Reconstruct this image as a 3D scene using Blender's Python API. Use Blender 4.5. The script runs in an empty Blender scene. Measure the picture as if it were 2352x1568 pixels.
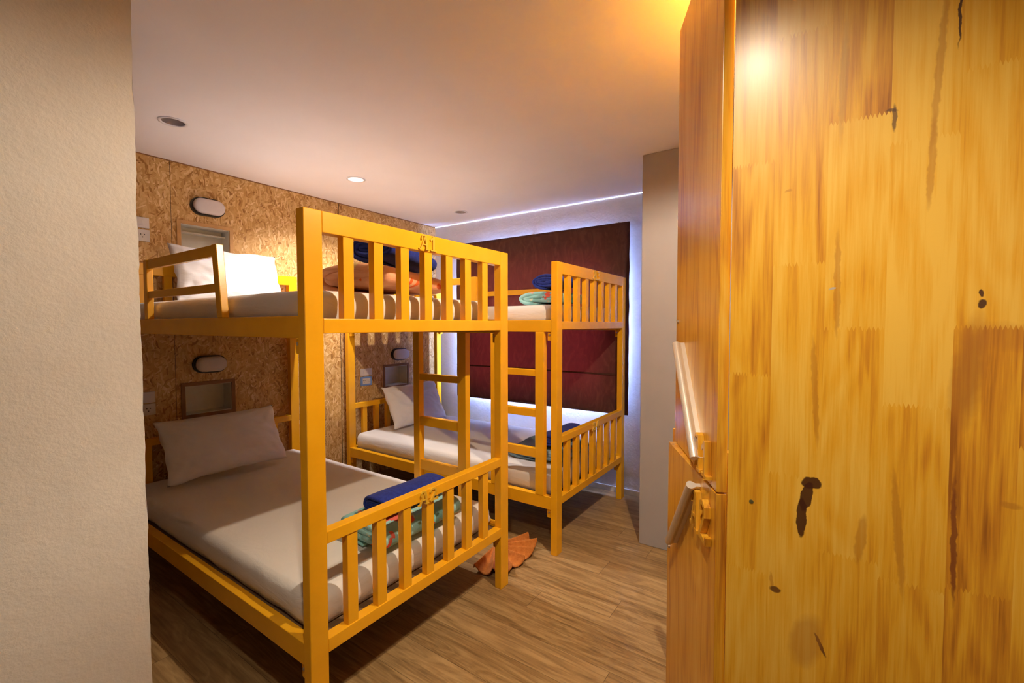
import bpy, bmesh, math, random
from mathutils import Vector, Matrix, noise

C = bpy.context.scene.collection
SC = bpy.context.scene
PI = math.pi
random.seed(7)

# ------------------------------------------------------------------ camera
cam_d = bpy.data.cameras.new('camera'); cam = bpy.data.objects.new('camera', cam_d); C.objects.link(cam)
CX, CY, CZ = 3.4402, 0.0933, 1.40
YAW, PITCH, ROLL, FPX = 0.60096, -0.037, -0.001, 1026.65
F = Vector((-math.sin(YAW)*math.cos(PITCH), math.cos(YAW)*math.cos(PITCH), math.sin(PITCH)))
R = Vector((math.cos(YAW), math.sin(YAW), 0)); U = R.cross(F)
R2 = R*math.cos(ROLL)+U*math.sin(ROLL); U2 = -R*math.sin(ROLL)+U*math.cos(ROLL)
M = Matrix((R2, U2, -F)).transposed().to_4x4(); M.translation = (CX, CY, CZ)
cam.matrix_world = M
cam_d.sensor_width = 36.0; cam_d.lens = FPX/2352*36.0; cam_d.clip_start = 0.02
SC.camera = cam

# ------------------------------------------------------------------ view + world
SC.view_settings.view_transform = 'Standard'; SC.view_settings.look = 'None'
SC.view_settings.gamma = 1; SC.view_settings.use_curve_mapping = False
SC.view_settings.exposure = 0.37
SC.cycles.max_bounces = 10; SC.cycles.diffuse_bounces = 6; SC.cycles.sample_clamp_indirect = 50
W = bpy.data.worlds.new('daylight'); SC.world = W; W.use_nodes = True
bg = W.node_tree.nodes['Background']; bg.inputs[0].default_value = (0.33, 0.46, 1.0, 1); bg.inputs[1].default_value = 165.0

# ------------------------------------------------------------------ lamps of the room
def light(name, kind, loc, power, col, **k):
    d = bpy.data.lights.new(name, kind); d.energy = power; d.color = col
    for a, v in k.items(): setattr(d, a, v)
    o = bpy.data.objects.new(name, d); o.location = loc; C.objects.link(o); return o
CEIL = 2.453
ROOM_LAMP = (3.165, 1.625, 2.436)
ENTRY_LAMP = (3.232, 0.278, 2.40)
SPOT_LAMP = (0.66, 2.155, 2.435)
WARM = (1.0, 0.83, 0.62)
light('room_light', 'SPOT', ROOM_LAMP, 98, WARM, shadow_soft_size=0.018, spot_size=math.radians(168), spot_blend=0.30)
el = light('entry_light', 'SPOT', ENTRY_LAMP, 72, (1.0, 0.84, 0.64), shadow_soft_size=0.035, spot_size=math.radians(106), spot_blend=0.85)
el.rotation_euler = Vector((0.03, 0.32, -1.0)).to_track_quat('-Z', 'Y').to_euler()   # adjustable fitting aimed at the locker
light('downlight_beam', 'SPOT', SPOT_LAMP, 100, (1.0, 0.90, 0.86), shadow_soft_size=0.035, spot_size=math.radians(138), spot_blend=0.75)
wl = light('window_portal', 'AREA', (1.225, 3.79, 1.395), 1, (1, 1, 1), shape='RECTANGLE', size=1.51, size_y=1.21)
wl.rotation_euler = (-PI/2, 0, 0); wl.data.cycles.is_portal = True

# ------------------------------------------------------------------ helpers
def tag(o, label=None, cat=None, group=None, kind=None):
    if label: o['label'] = label
    if cat: o['category'] = cat
    if group: o['group'] = group
    if kind: o['kind'] = kind
    return o
def thing(name, label, cat, loc=(0, 0, 0), rotz=0, group=None):
    o = bpy.data.objects.new(name, None); C.objects.link(o); o.location = loc; o.rotation_euler = (0, 0, rotz)
    o.empty_display_size = 0.1
    return tag(o, label, cat, group)
def obj(name, bm, mats, parent=None, smooth=False):
    me = bpy.data.meshes.new(name); bm.normal_update(); bm.to_mesh(me); bm.free()
    for m in (mats if isinstance(mats, (list, tuple)) else [mats]): me.materials.append(m)
    if smooth: me.shade_smooth()
    o = bpy.data.objects.new(name, me); C.objects.link(o)
    if parent: o.parent = parent
    return o
def bx(bm, x0, x1, y0, y1, z0, z1, bev=0.0, mi=0, mat=None):
    r = bmesh.ops.create_cube(bm, size=1)
    vs = r['verts']
    for v in vs:
        v.co = Vector(((x0+x1)/2+v.co.x*(x1-x0), (y0+y1)/2+v.co.y*(y1-y0), (z0+z1)/2+v.co.z*(z1-z0)))
        if mat: v.co = mat @ v.co
    fs = {f for v in vs for f in v.link_faces}
    for f in fs: f.material_index = mi
    if bev > 0:
        es = list({e for f in fs for e in f.edges})
        bmesh.ops.bevel(bm, geom=es, offset=bev, segments=2, affect='EDGES', profile=0.5)
    return bm
def box(name, x0, x1, y0, y1, z0, z1, m, parent=None, bev=0.0, mat=None):
    return obj(name, bx(bmesh.new(), x0, x1, y0, y1, z0, z1, bev, mat=mat), m, parent)
def cyl(bm, c, axis, r, h, seg=24, r2=None, mi=0):
    q = Vector((0, 0, 1)).rotation_difference(Vector(axis)).to_matrix().to_4x4()
    mt = Matrix.Translation(c) @ q
    res = bmesh.ops.create_cone(bm, cap_ends=True, segments=seg, radius1=r, radius2=r if r2 is None else r2, depth=h, matrix=mt)
    for v in res['verts']:
        for f in v.link_faces: f.material_index = mi
    return bm
def prism(bm, pts, fn, t0, t1, mi=0):
    """extrude polygon pts (u,v) between depths t0,t1; fn(u,v,t)->Vector"""
    a = [bm.verts.new(fn(u, v, t0)) for u, v in pts]; b = [bm.verts.new(fn(u, v, t1)) for u, v in pts]
    n = len(pts)
    fs = [bm.faces.new(a[::-1]), bm.faces.new(b)]
    for i in range(n): fs.append(bm.faces.new((a[i], a[(i+1) % n], b[(i+1) % n], b[i])))
    for f in fs: f.material_index = mi
    return bm

# ------------------------------------------------------------------ materials
class N:
    def __init__(s, name, rough=0.5, spec=0.5):
        s.m = bpy.data.materials.new(name); s.m.use_nodes = True; s.t = s.m.node_tree
        s.b = s.t.nodes['Principled BSDF']; s.b.inputs['Roughness'].default_value = rough
        s.b.inputs['Specular IOR Level'].default_value = spec
        s.tc = s.t.nodes.new('ShaderNodeTexCoord'); s.obj = s.tc.outputs['Object']
    def n(s, typ, **k):
        nd = s.t.nodes.new('ShaderNode'+typ)
        for a, v in k.items(): setattr(nd, a, v)
        return nd
    def put(s, sock, v):
        if isinstance(v, bpy.types.NodeSocket): s.t.links.new(v, sock)
        elif v is not None: sock.default_value = v
    def math(s, op, a, b=None, c=None):
        nd = s.n('Math', operation=op)
        for i, v in enumerate((a, b, c)): s.put(nd.inputs[i], v) if v is not None else None
        return nd.outputs[0]
    def map(s, vec, scale=(1, 1, 1), rot=(0, 0, 0), loc=(0, 0, 0)):
        nd = s.n('Mapping'); s.put(nd.inputs[0], vec); nd.inputs[1].default_value = loc
        nd.inputs[2].default_value = rot; nd.inputs[3].default_value = scale; return nd.outputs[0]
    def noise(s, vec, scale, detail=3, rough=0.5, dist=0.0):
        nd = s.n('TexNoise'); s.put(nd.inputs['Vector'], vec); nd.inputs['Scale'].default_value = scale
        nd.inputs['Detail'].default_value = detail; nd.inputs['Roughness'].default_value = rough
        nd.inputs['Distortion'].default_value = dist; return nd.outputs[0]
    def ramp(s, fac, stops, interp='LINEAR'):
        nd = s.n('ValToRGB'); s.put(nd.inputs[0], fac); e = nd.color_ramp; e.interpolation = interp
        while len(e.elements) < len(stops): e.elements.new(0.5)
        for el, (p, c) in zip(e.elements, stops):
            el.position = p; el.color = (*c, 1) if len(c) == 3 else c
        return nd.outputs[0]
    def mix(s, fac, a, b, mode='MIX'):
        nd = s.n('Mix', data_type='RGBA', blend_type=mode); s.put(nd.inputs[0], fac)
        for i, v in ((6, a), (7, b)):
            s.put(nd.inputs[i], (*v, 1) if isinstance(v, tuple) and len(v) == 3 else v)
        return nd.outputs[2]
    def color(s, v): s.put(s.b.inputs['Base Color'], (*v, 1) if isinstance(v, tuple) and len(v) == 3 else v)
    def bump(s, h, strength=0.3, dist=0.01):
        nd = s.n('Bump'); nd.inputs['Strength'].default_value = strength; nd.inputs['Distance'].default_value = dist
        s.put(nd.inputs['Height'], h); s.t.links.new(nd.outputs[0], s.b.inputs['Normal'])
    def sep(s, vec):
        nd = s.n('SeparateXYZ'); s.put(nd.inputs[0], vec); return nd.outputs

def simple(name, col, rough=0.5, spec=0.5, metal=0.0, var=0.06, scale=30, bump=0.0, bdist=0.002):
    a = N(name, rough, spec); a.b.inputs['Metallic'].default_value = metal
    f = a.noise(a.obj, scale, 4)
    lo = tuple(c*(1-var) for c in col); hi = tuple(min(1, c*(1+var)) for c in col)
    a.color(a.ramp(f, [(0.3, lo), (0.7, hi)]))
    if bump: a.bump(f, bump, bdist)
    return a.m

# yellow bed paint: glossy with slight orange peel
a = N('yellow_paint', 0.27, 0.5)
f = a.noise(a.obj, 9, 3)
a.color(a.ramp(f, [(0.3, (0.80, 0.385, 0.008)), (0.7, (0.86, 0.425, 0.011))]))
a.bump(a.noise(a.obj, 90, 2), 0.12, 0.001)
YEL = a.m
GOLD = simple('letter_paint', (0.66, 0.40, 0.03), 0.35, 0.5, 0.0)
DARKBOARD = simple('base_board_wood', (0.16, 0.09, 0.04), 0.7)

# white plaster walls
def plaster(name, col, s1=14, s2=60, strength=0.5, dist=0.012):
    a = N(name, 0.75, 0.2)
    n1 = a.noise(a.obj, s1, 5, 0.6); n2 = a.noise(a.obj, s2, 3, 0.6)
    h = a.math('ADD', a.math('MULTIPLY', n1, 0.7), a.math('MULTIPLY', n2, 0.35))
    a.color(a.ramp(n1, [(0.25, tuple(c*0.93 for c in col)), (0.7, col)]))
    a.bump(h, strength, dist); return a.m
PLASTER = plaster('plaster_wall', (0.66, 0.64, 0.60), 11, 55, 0.55, 0.012)
PLASTER_ROUGH = plaster('rough_plaster_wall', (0.78, 0.755, 0.72), 9, 70, 0.45, 0.008)
PLASTER_SMOOTH = plaster('smooth_wall_paint', (0.36, 0.34, 0.345), 5, 40, 0.15, 0.004)
OFFWALL = plaster('dark_grey_wall_paint', (0.34, 0.32, 0.31), 5, 40, 0.15, 0.004)
a = N('ceiling_paint', 0.85, 0.1)
a.color(a.ramp(a.noise(a.obj, 2.5, 4), [(0.3, (0.80, 0.765, 0.77)), (0.7, (0.84, 0.80, 0.805))])); CEILM = a.m

# OSB board
a = N('strand_board', 0.5, 0.3)
xyz = a.sep(a.obj)
cmb = a.n('CombineXYZ'); a.put(cmb.inputs[0], xyz[1]); a.put(cmb.inputs[1], xyz[2]); P2 = cmb.outputs[0]
wn = a.n('TexNoise'); a.put(wn.inputs['Vector'], P2); wn.inputs['Scale'].default_value = 11; wn.inputs['Detail'].default_value = 2
wv = a.n('VectorMath', operation='MULTIPLY_ADD'); a.put(wv.inputs[0], wn.outputs['Color']); wv.inputs[1].default_value = (0.035, 0.035, 0)
a.put(wv.inputs[2], P2); wv.inputs[1].default_value = (0.05, 0.05, 0); PW = wv.outputs[0]
col = None; hgt = None
ramp_osb = [(0.0, (0.12, 0.045, 0.012)), (0.12, (0.32, 0.15, 0.04)), (0.26, (0.50, 0.285, 0.085)), (0.60, (0.60, 0.37, 0.135)), (0.9, (0.70, 0.47, 0.21)), (1.0, (0.80, 0.60, 0.32))]
layers = [(16, 52, 0.3), (15, 62, 1.2), (20, 58, 2.1), (16, 75, 2.7), (24, 80, 1.65), (18, 90, 0.0), (15, 64, 0.85), (24, 110, 2.4), (28, 110, 1.45)]
for i, (sx, sy, an) in enumerate(layers):
    mp = a.map(a.map(PW, rot=(0, 0, an), loc=(3.1*i, 1.7*i, 0)), scale=(sx, sy, 1))
    v = a.n('TexVoronoi', voronoi_dimensions='2D'); a.put(v.inputs['Vector'], mp); v.inputs['Scale'].default_value = 1.0
    s = a.sep(v.outputs['Color'])
    grain = a.noise(a.map(mp, scale=(0.6, 4, 1)), 1.5, 3, 0.6)
    fac = a.math('ADD', a.math('MULTIPLY', s[0], 0.88), a.math('MULTIPLY', grain, 0.24))
    c = a.ramp(fac, ramp_osb)
    if col is None: col = c; hgt = s[1]
    else:
        msk = a.math('GREATER_THAN', s[2], 0.66)
        col = a.mix(msk, col, c)
        hm = a.n('Mix', data_type='FLOAT'); a.put(hm.inputs[0], msk); a.put(hm.inputs[2], hgt); a.put(hm.inputs[3], s[1]); hgt = hm.outputs[0]
# board joints (dark narrow gaps between sheets)
def seam(y, w=0.0016):
    return a.math('LESS_THAN', a.math('ABSOLUTE', a.math('SUBTRACT', xyz[1], y)), w)
sm = a.math('MAXIMUM', seam(1.245), a.math('MAXIMUM', seam(2.465, 0.003), seam(0.03)))
a.color(a.mix(sm, col, (0.10, 0.05, 0.02)))
a.bump(hgt, 0.12, 0.0015); OSB = a.m

# wood plank floor (planks run along x)
a = N('plank_floor', 0.38, 0.45)
xyz = a.sep(a.obj)
row = a.math('FLOOR', a.math('DIVIDE', xyz[1], 0.16))
wnr = a.n('TexWhiteNoise', noise_dimensions='1D'); a.put(wnr.inputs['W'], row)
xs = a.math('DIVIDE', a.math('ADD', xyz[0], a.math('MULTIPLY', wnr.outputs[0], 1.2)), 1.2)
cellx = a.math('FLOOR', xs)
cc = a.n('CombineXYZ'); a.put(cc.inputs[0], row); a.put(cc.inputs[1], cellx)
wn2 = a.n('TexWhiteNoise', noise_dimensions='2D'); a.put(wn2.inputs['Vector'], cc.outputs[0])
off = a.n('VectorMath', operation='SCALE'); a.put(off.inputs[0], wn2.outputs['Color']); off.inputs['Scale'].default_value = 20
av = a.n('VectorMath', operation='ADD'); a.put(av.inputs[0], a.obj); a.put(av.inputs[1], off.outputs[0])
g1 = a.noise(a.map(av.outputs[0], scale=(2.2, 26, 1)), 1, 6, 0.65, 0.6)
g2 = a.noise(a.map(av.outputs[0], scale=(1.0, 7, 1)), 1.4, 3, 0.5, 1.2)
rings = a.math('SINE', a.math('MULTIPLY', g2, 55))
g3 = a.noise(a.map(av.outputs[0], scale=(6, 160, 1)), 1, 3)
fac = a.math('ADD', a.math('ADD', a.math('MULTIPLY', g1, 0.75), a.math('MULTIPLY', rings, 0.045)), a.math('MULTIPLY', g3, 0.25))
base = a.ramp(fac, [(0.28, (0.12, 0.062, 0.022)), (0.45, (0.27, 0.160, 0.062)), (0.60, (0.42, 0.27, 0.115)), (0.8, (0.54, 0.38, 0.18))])
base = a.mix(0.22, base, a.ramp(wn2.outputs[0], [(0, (0.16, 0.09, 0.04)), (1, (0.45, 0.30, 0.15))]))
fy = a.math('FRACT', a.math('DIVIDE', xyz[1], 0.16)); fx = a.math('FRACT', xs)
gap = a.math('MAXIMUM', a.math('LESS_THAN', fy, 0.010), a.math('LESS_THAN', fx, 0.0018))
a.color(a.mix(a.math('MULTIPLY', gap, 0.75), base, (0.04, 0.02, 0.01)))
a.bump(a.math('SUBTRACT', g1, gap), 0.15, 0.002); FLOOR = a.m

# bed linen
def linen(name, col, rough=0.8):
    a = N(name, rough, 0.15)
    a.b.inputs['Sheen Weight'].default_value = 0.15
    a.color(a.ramp(a.noise(a.obj, 3, 3), [(0.3, tuple(c*0.95 for c in col)), (0.7, col)]))
    w = a.noise(a.map(a.obj, scale=(1, 1, 3)), 7, 4, 0.6, 0.8)
    a.bump(a.math('ADD', w, a.math('MULTIPLY', a.noise(a.obj, 500, 1), 0.04)), 0.35, 0.01)
    return a.m
SHEET = linen('white_sheet', (0.72, 0.69, 0.66)); CASE = linen('pillowcase', (0.78, 0.76, 0.76))
def fleece(name, lo, hi):
    a = N(name, 0.95, 0.05); a.b.inputs['Sheen Weight'].default_value = 0.12
    a.color(a.ramp(a.noise(a.obj, 60, 4, 0.7), [(0.3, lo), (0.7, hi)])); a.bump(a.noise(a.obj, 300, 2), 0.4, 0.003); return a.m
NAVY = fleece('navy_fleece', (0.014, 0.024, 0.18), (0.028, 0.050, 0.33))
TERRY = fleece('terracotta_terry', (0.42, 0.13, 0.025), (0.58, 0.21, 0.045))
def duvet_m(name, cols, blobs, seedloc):
    a = N(name, 0.75, 0.2)
    c = a.ramp(a.noise(a.obj, 5, 2), [(0.35, cols[0]), (0.65, cols[1])])
    for i, (bc, sc, th) in enumerate(blobs):
        n = a.noise(a.map(a.obj, loc=(seedloc+i*3.3, i*1.9, 0.7*i)), sc, 3, 0.55, 0.6)
        c = a.mix(a.math('GREATER_THAN', n, th), c, bc)
    a.color(c)
    a.bump(a.noise(a.obj, 22, 4, 0.6, 0.5), 0.5, 0.008); return a.m
ORANGE = duvet_m('peach_duvet', [(0.72, 0.33, 0.16), (0.80, 0.42, 0.24)], [((0.80, 0.58, 0.24), 6, 0.60), ((0.72, 0.13, 0.03), 8, 0.66)], 1.0)
TEAL = duvet_m('aqua_floral_duvet', [(0.24, 0.54, 0.52), (0.38, 0.66, 0.64)], [((0.60, 0.66, 0.50), 10, 0.62), ((0.85, 0.15, 0.10), 7, 0.62), ((0.80, 0.38, 0.26), 15, 0.67)], 4.0)
TEALG = duvet_m('grey_teal_duvet', [(0.13, 0.22, 0.27), (0.24, 0.33, 0.38)], [((0.65, 0.16, 0.12), 8, 0.67)], 9.0)

# roller blind: dark red fabric, pale lining
a = N('red_blind_fabric', 0.6, 0.3)
pat = a.noise(a.map(a.obj, scale=(1, 1, 0.45)), 13, 3, 0.5, 2.2)
colr = a.ramp(pat, [(0.40, (0.075, 0.026, 0.018)), (0.55, (0.090, 0.033, 0.023)), (0.66, (0.110, 0.042, 0.030))])
a.color(colr)
tr = a.n('BsdfTranslucent'); tr.inputs[0].default_value = (0.34, 0.022, 0.014, 1)
mx = a.n('MixShader'); mx.inputs[0].default_value = 0.030
out = a.t.nodes['Material Output']
a.t.links.new(a.b.outputs[0], mx.inputs[1]); a.t.links.new(tr.outputs[0], mx.inputs[2]); a.t.links.new(mx.outputs[0], out.inputs[0])
BLIND = a.m
a = N('blind_lining', 0.8, 0.1); a.color((0.78, 0.77, 0.78))
tr = a.n('BsdfTranslucent'); tr.inputs[0].default_value = (0.6, 0.5, 0.5, 1); mx = a.n('MixShader'); mx.inputs[0].default_value = 0.3
a.t.links.new(a.b.outputs[0], mx.inputs[1]); a.t.links.new(tr.outputs[0], mx.inputs[2]); a.t.links.new(mx.outputs[0], a.t.nodes['Material Output'].inputs[0])
LINING = a.m

def emit(name, col, s):
    m = bpy.data.materials.new(name); m.use_nodes = True; t = m.node_tree; b = t.nodes['Principled BSDF']
    b.inputs['Emission Color'].default_value = (*col, 1); b.inputs['Emission Strength'].default_value = s; b.inputs['Base Color'].default_value = (0.8, 0.8, 0.8, 1); return m
LEAK_GLOW = emit('daylight_line_glow', (0.55, 0.62, 1.0), 3.5)  # emission standing in for daylight leaking at the ceiling joint
LAMP_ON = emit('downlight_bulb_glow', (0.95, 0.93, 1.0), 30.0)
BULB_ON = emit('bulb_glow', (1.0, 0.72, 0.42), 12.0)
BLACK = simple('black_plastic', (0.012, 0.012, 0.014), 0.4)
OPAL = simple('opal_diffuser', (0.62, 0.57, 0.57), 0.35, 0.4, var=0.02)
WHITEP = simple('white_plastic', (0.72, 0.70, 0.70), 0.35, 0.4, var=0.02)
NICHEW = simple('niche_white_board', (0.68, 0.67, 0.60), 0.5, 0.3, var=0.03)
HOLE = simple('socket_hole', (0.02, 0.02, 0.02), 0.7)
TRIMW = simple('pine_trim', (0.56, 0.33, 0.13), 0.5, 0.3, var=0.12, scale=12)
TRIMD = simple('brown_trim', (0.26, 0.13, 0.055), 0.5, 0.3, var=0.12, scale=12)
STEEL = simple('zinc_steel', (0.55, 0.52, 0.48), 0.35, 0.5, 0.9)
ALU = simple('brushed_aluminium', (0.74, 0.68, 0.60), 0.42, 0.5, 0.5, var=0.03)
CHROME = simple('downlight_reflector', (0.42, 0.36, 0.30), 0.3, 0.5, 0.6)

# lacquered rubberwood: grain from seed/tone stored on every stave
def wood(name, attr=True, knots=()):
    a = N(name, 0.40, 0.45)
    P = a.obj
    if attr:
        at = a.n('Attribute', attribute_name='seed'); tn = a.n('Attribute', attribute_name='tone')
        cb = a.n('CombineXYZ'); a.put(cb.inputs[0], at.outputs['Fac']); a.put(cb.inputs[1], a.math('MULTIPLY', at.outputs['Fac'], 1.7)); a.put(cb.inputs[2], a.math('MULTIPLY', at.outputs['Fac'], 0.63))
        ad = a.n('VectorMath', operation='ADD'); a.put(ad.inputs[0], P); a.put(ad.inputs[1], cb.outputs[0]); Q = ad.outputs[0]; tone = tn.outputs['Fac']
    else: Q = P; tone = 0.5
    broad = a.noise(a.map(Q, scale=(14, 14, 1.6)), 1, 3, 0.55, 0.9)
    fine = a.noise(a.map(Q, scale=(110, 110, 3.0)), 1, 4, 0.65, 0.3)
    ln = a.noise(a.map(Q, scale=(5.0, 5.0, 0.9)), 1.3, 1.5, 0.5, 0.5)
    rings = a.math('SINE', a.math('MULTIPLY', ln, 60))
    pores = a.noise(a.map(Q, scale=(420, 420, 14)), 1, 2, 0.5)
    fac = a.math('ADD', a.math('MULTIPLY', broad, 0.75), a.math('MULTIPLY', fine, 0.52))
    fac = a.math('ADD', fac, a.math('MULTIPLY', rings, 0.045))
    fac = a.math('ADD', fac, a.math('MULTIPLY', pores, 0.16))
    fac = a.math('ADD', fac, a.math('SUBTRACT', a.math('MULTIPLY', tone, 0.34), 0.16) if attr else 0.0)
    c = a.ramp(fac, [(0.44, (0.34, 0.115, 0.008)), (0.57, (0.60, 0.245, 0.013)), (0.71, (0.77, 0.385, 0.020)), (0.90, (0.84, 0.50, 0.07))])
    if knots:
        s = a.sep(a.obj)
        wx = a.math('MULTIPLY', a.math('SUBTRACT', a.noise(a.obj, 60, 3), 0.5), 0.008)
        wz = a.math('MULTIPLY', a.math('SUBTRACT', a.noise(a.map(a.obj, loc=(5, 5, 5)), 40, 3), 0.5), 0.02)
        X = a.math('ADD', s[0], wx); Z = a.math('ADD', s[2], wz)
        for (kx, kz, rx, rz, sl, kc, soft) in knots:
            dz = a.math('SUBTRACT', Z, kz)
            dx = a.math('SUBTRACT', a.math('SUBTRACT', X, kx), a.math('MULTIPLY', dz, sl))
            d = a.math('ADD', a.math('POWER', a.math('ABSOLUTE', a.math('DIVIDE', dx, rx)), 2.0), a.math('POWER', a.math('ABSOLUTE', a.math('DIVIDE', dz, rz)), 2.0))
            mk = a.n('MapRange'); a.put(mk.inputs[0], d); mk.inputs[1].default_value = 1.0+soft; mk.inputs[2].default_value = 1.0-soft*0.9; mk.inputs[3].default_value = 0; mk.inputs[4].default_value = kc[3]
            c = a.mix(mk.outputs[0], c, kc[:3])
    a.color(c)
    a.bump(a.math('ADD', pores, a.math('MULTIPLY', fine, 0.6)), 0.06, 0.001)
    a.b.inputs['Coat Weight'].default_value = 0.5; a.b.inputs['Coat Roughness'].default_value = 0.25
    return a.m
DK = (0.06, 0.016, 0.006, 0.95); BR = (0.42, 0.16, 0.015, 0.5); RD = (0.40, 0.13, 0.02, 0.55)
KNOTS = [
    (3.4345, 1.086, 0.0165, 0.0125, 0.0, DK, 0.12), (3.4270, 1.058, 0.0105, 0.030, 0.15, DK, 0.12), (3.4195, 1.015, 0.0085, 0.040, 0.0, DK, 0.12),
    (3.663, 1.452, 0.0025, 0.006, 0.0, DK, 0.3), (3.664, 1.435, 0.005, 0.007, 0.1, DK, 0.3),
    (3.370, 0.867, 0.003, 0.016, -0.1, BR, 0.4), (3.377, 0.852, 0.010, 0.006, 0.2, (0.12, 0.04, 0.01, 0.9), 0.3),
    (3.455, 0.768, 0.004, 0.020, -0.45, (0.12, 0.03, 0.008, 0.9), 0.3), (3.432, 0.765, 0.026, 0.052, 0.15, (0.42, 0.17, 0.03, 0.45), 0.5),
    (3.545, 1.770, 0.003, 0.024, 0.0, (0.10, 0.04, 0.015, 0.8), 0.4), (3.541, 1.782, 0.008, 0.004, 0.0, (0.10, 0.04, 0.015, 0.8), 0.4),
    (3.602, 1.84, 0.005, 0.13, 0.05, BR, 0.5), (3.596, 1.68, 0.005, 0.075, 0.03, BR, 0.4), (3.625, 1.92, 0.0018, 0.05, 0, DK, 0.4),
    (3.468, 1.475, 0.005, 0.095, -0.01, BR, 0.35), (3.437, 1.27, 0.005, 0.10, -0.05, BR, 0.35), (3.64, 1.025, 0.004, 0.105, -0.02, (0.20, 0.05, 0.01, 0.85), 0.4),
    (3.514, 0.995, 0.008, 0.045, 0.09, BR, 0.35), (3.567, 1.02, 0.006, 0.11, -0.08, BR, 0.4),
    (3.650, 1.315, 0.018, 0.085, 0.10, (0.32, 0.10, 0.015, 0.65), 0.8), (3.69, 1.38, 0.05, 0.02, 0.0, (0.38, 0.13, 0.02, 0.28), 0.7),
    (3.706, 1.104, 0.012, 0.006, 0.0, BR, 0.6), (3.4605, 1.468, 0.005, 0.003, 0.8, (0.45, 0.42, 0.36, 0.9), 0.2), (3.385, 1.665, 0.006, 0.003, 0.3, BR, 0.5),
    (3.47, 1.86, 0.006, 0.10, 0.02, (0.50, 0.24, 0.04, 0.6), 0.6),
]
WOODPANEL = wood('lacquered_stave_wood', True, KNOTS); WOOD = wood('lacquered_wood', False)

# ------------------------------------------------------------------ the setting
def struct(name, bm, m): return tag(obj(name, bm, m), kind='structure')
XR = 3.80; YB = -1.6; YW = 3.646
struct('floor', bx(bmesh.new(), -0.2, XR+0.2, YB-0.2, YW+0.2, -0.1, 0), FLOOR)
holes_z = None
lamp_h = [(0.657, 1.035), (0.660, 3.300)]
ceil_bm = bmesh.new()
# ceiling with three round downlight cut-outs: radial strips around each opening
def ceiling_with_holes():
    bm = ceil_bm
    x0, x1 = -0.0, XR; ys = [YB, 0.45, 1.60, 2.72, YW-0.0]
    hx = 0.66; hy = [1.045, 2.155, 3.30]; r = 0.052; a0, a1 = hx-0.3, hx+0.3
    for (xa, xb) in ((x0, a0), (a1, x1)):
        bx(bm, xa, xb, YB, YW, CEIL, CEIL+0.06)
    bx(bm, a0, a1, YB, hy[0]-0.3, CEIL, CEIL+0.06)
    for i, y in enumerate(hy):
        nxt = hy[i+1]-0.3 if i < 2 else YW
        bx(bm, a0, a1, y+0.3, nxt, CEIL, CEIL+0.06)
        seg = 48; ring = []; sq = []
        for k in range(seg):
            t = 2*PI*k/seg; c, s = math.cos(t), math.sin(t); m_ = 0.3/max(abs(c), abs(s))
            ring.append(bm.verts.new((hx+r*c, y+r*s, CEIL))); sq.append(bm.verts.new((hx+m_*c, y+m_*s, CEIL)))
        for k in range(seg):
            j = (k+1) % seg; bm.faces.new((ring[k], ring[j], sq[j], sq[k]))
ceiling_with_holes()
struct('ceiling', ceil_bm, CEILM)

# OSB wall (x=0) with three niche openings, as solid pieces
NI = [(1.292, 1.588, 1.84, 2.066), (1.292, 1.578, 0.802, 0.998), (2.938, 3.224, 0.805, 0.998)]
bm = bmesh.new()
ycuts = [-0.9, 1.292, 1.578, 1.588, 2.938, 3.224, YW+0.2]
for i in range(len(ycuts)-1):
    ya, yb = ycuts[i], ycuts[i+1]; z = 0.0
    hs = sorted([(h[2], h[3]) for h in NI if h[0] <= ya+1e-6 and h[1] >= yb-1e-6])
    for h0, h1 in hs+[(CEIL, None)]:
        bx(bm, -0.12, 0, ya, yb, z, h0); z = h1
struct('wall_back', bm, OSB)
# window wall (y = YW)
WX0, WX1, WZ0, WZ1 = 0.47, 1.98, 0.79, 2.00
bm = bmesh.new()
bx(bm, 0, WX0, YW, YW+0.14, 0, CEIL+0.06); bx(bm, WX1, XR, YW, YW+0.14, 0, CEIL+0.06)
bx(bm, WX0, WX1, YW, YW+0.14, 0, WZ0); bx(bm, WX0, WX1, YW, YW+0.14, WZ1, CEIL+0.06)
struct('wall_window', bm, PLASTER)
struct('wall_pillar', bx(bmesh.new(), 2.516, XR, 2.878, YW, 0, CEIL, 0.004), PLASTER_SMOOTH)
struct('wall_right', bx(bmesh.new(), XR, XR+0.1, YB, YW, 0, CEIL), OFFWALL)
struct('wall_entry', bx(bmesh.new(), 1.2, XR+0.1, YB-0.1, YB, 0, CEIL), OFFWALL)
bm = bmesh.new(); bx(bm, 1.745, 1.905, YB, 0.53, 0, CEIL)
es = [e for e in bm.edges if abs(e.verts[0].co.x-1.905) < 1e-4 and abs(e.verts[1].co.x-1.905) < 1e-4 and abs(e.verts[0].co.y-0.53) < 1e-4 and abs(e.verts[1].co.y-0.53) < 1e-4]
bmesh.ops.subdivide_edges(bm, edges=es, cuts=140)
for v in bm.verts:
    if abs(v.co.x-1.905) < 1e-4 and abs(v.co.y-0.53) < 1e-4 and 0.01 < v.co.z < CEIL-0.01:
        v.co.y += 0.004*noise.noise(Vector((0, 3, v.co.z*9)))+0.002*noise.noise(Vector((0, 8, v.co.z*45)))
struct('wall_left', bm, PLASTER_ROUGH)
struct('wall_front', bx(bmesh.new(), -0.12, 1.745, -1.0, -0.9, 0, CEIL), OFFWALL)
struct('baseboard_window', bx(bmesh.new(), 0.0, 2.516, YW-0.014, YW, 0, 0.045, 0.002), PLASTER)
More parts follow.
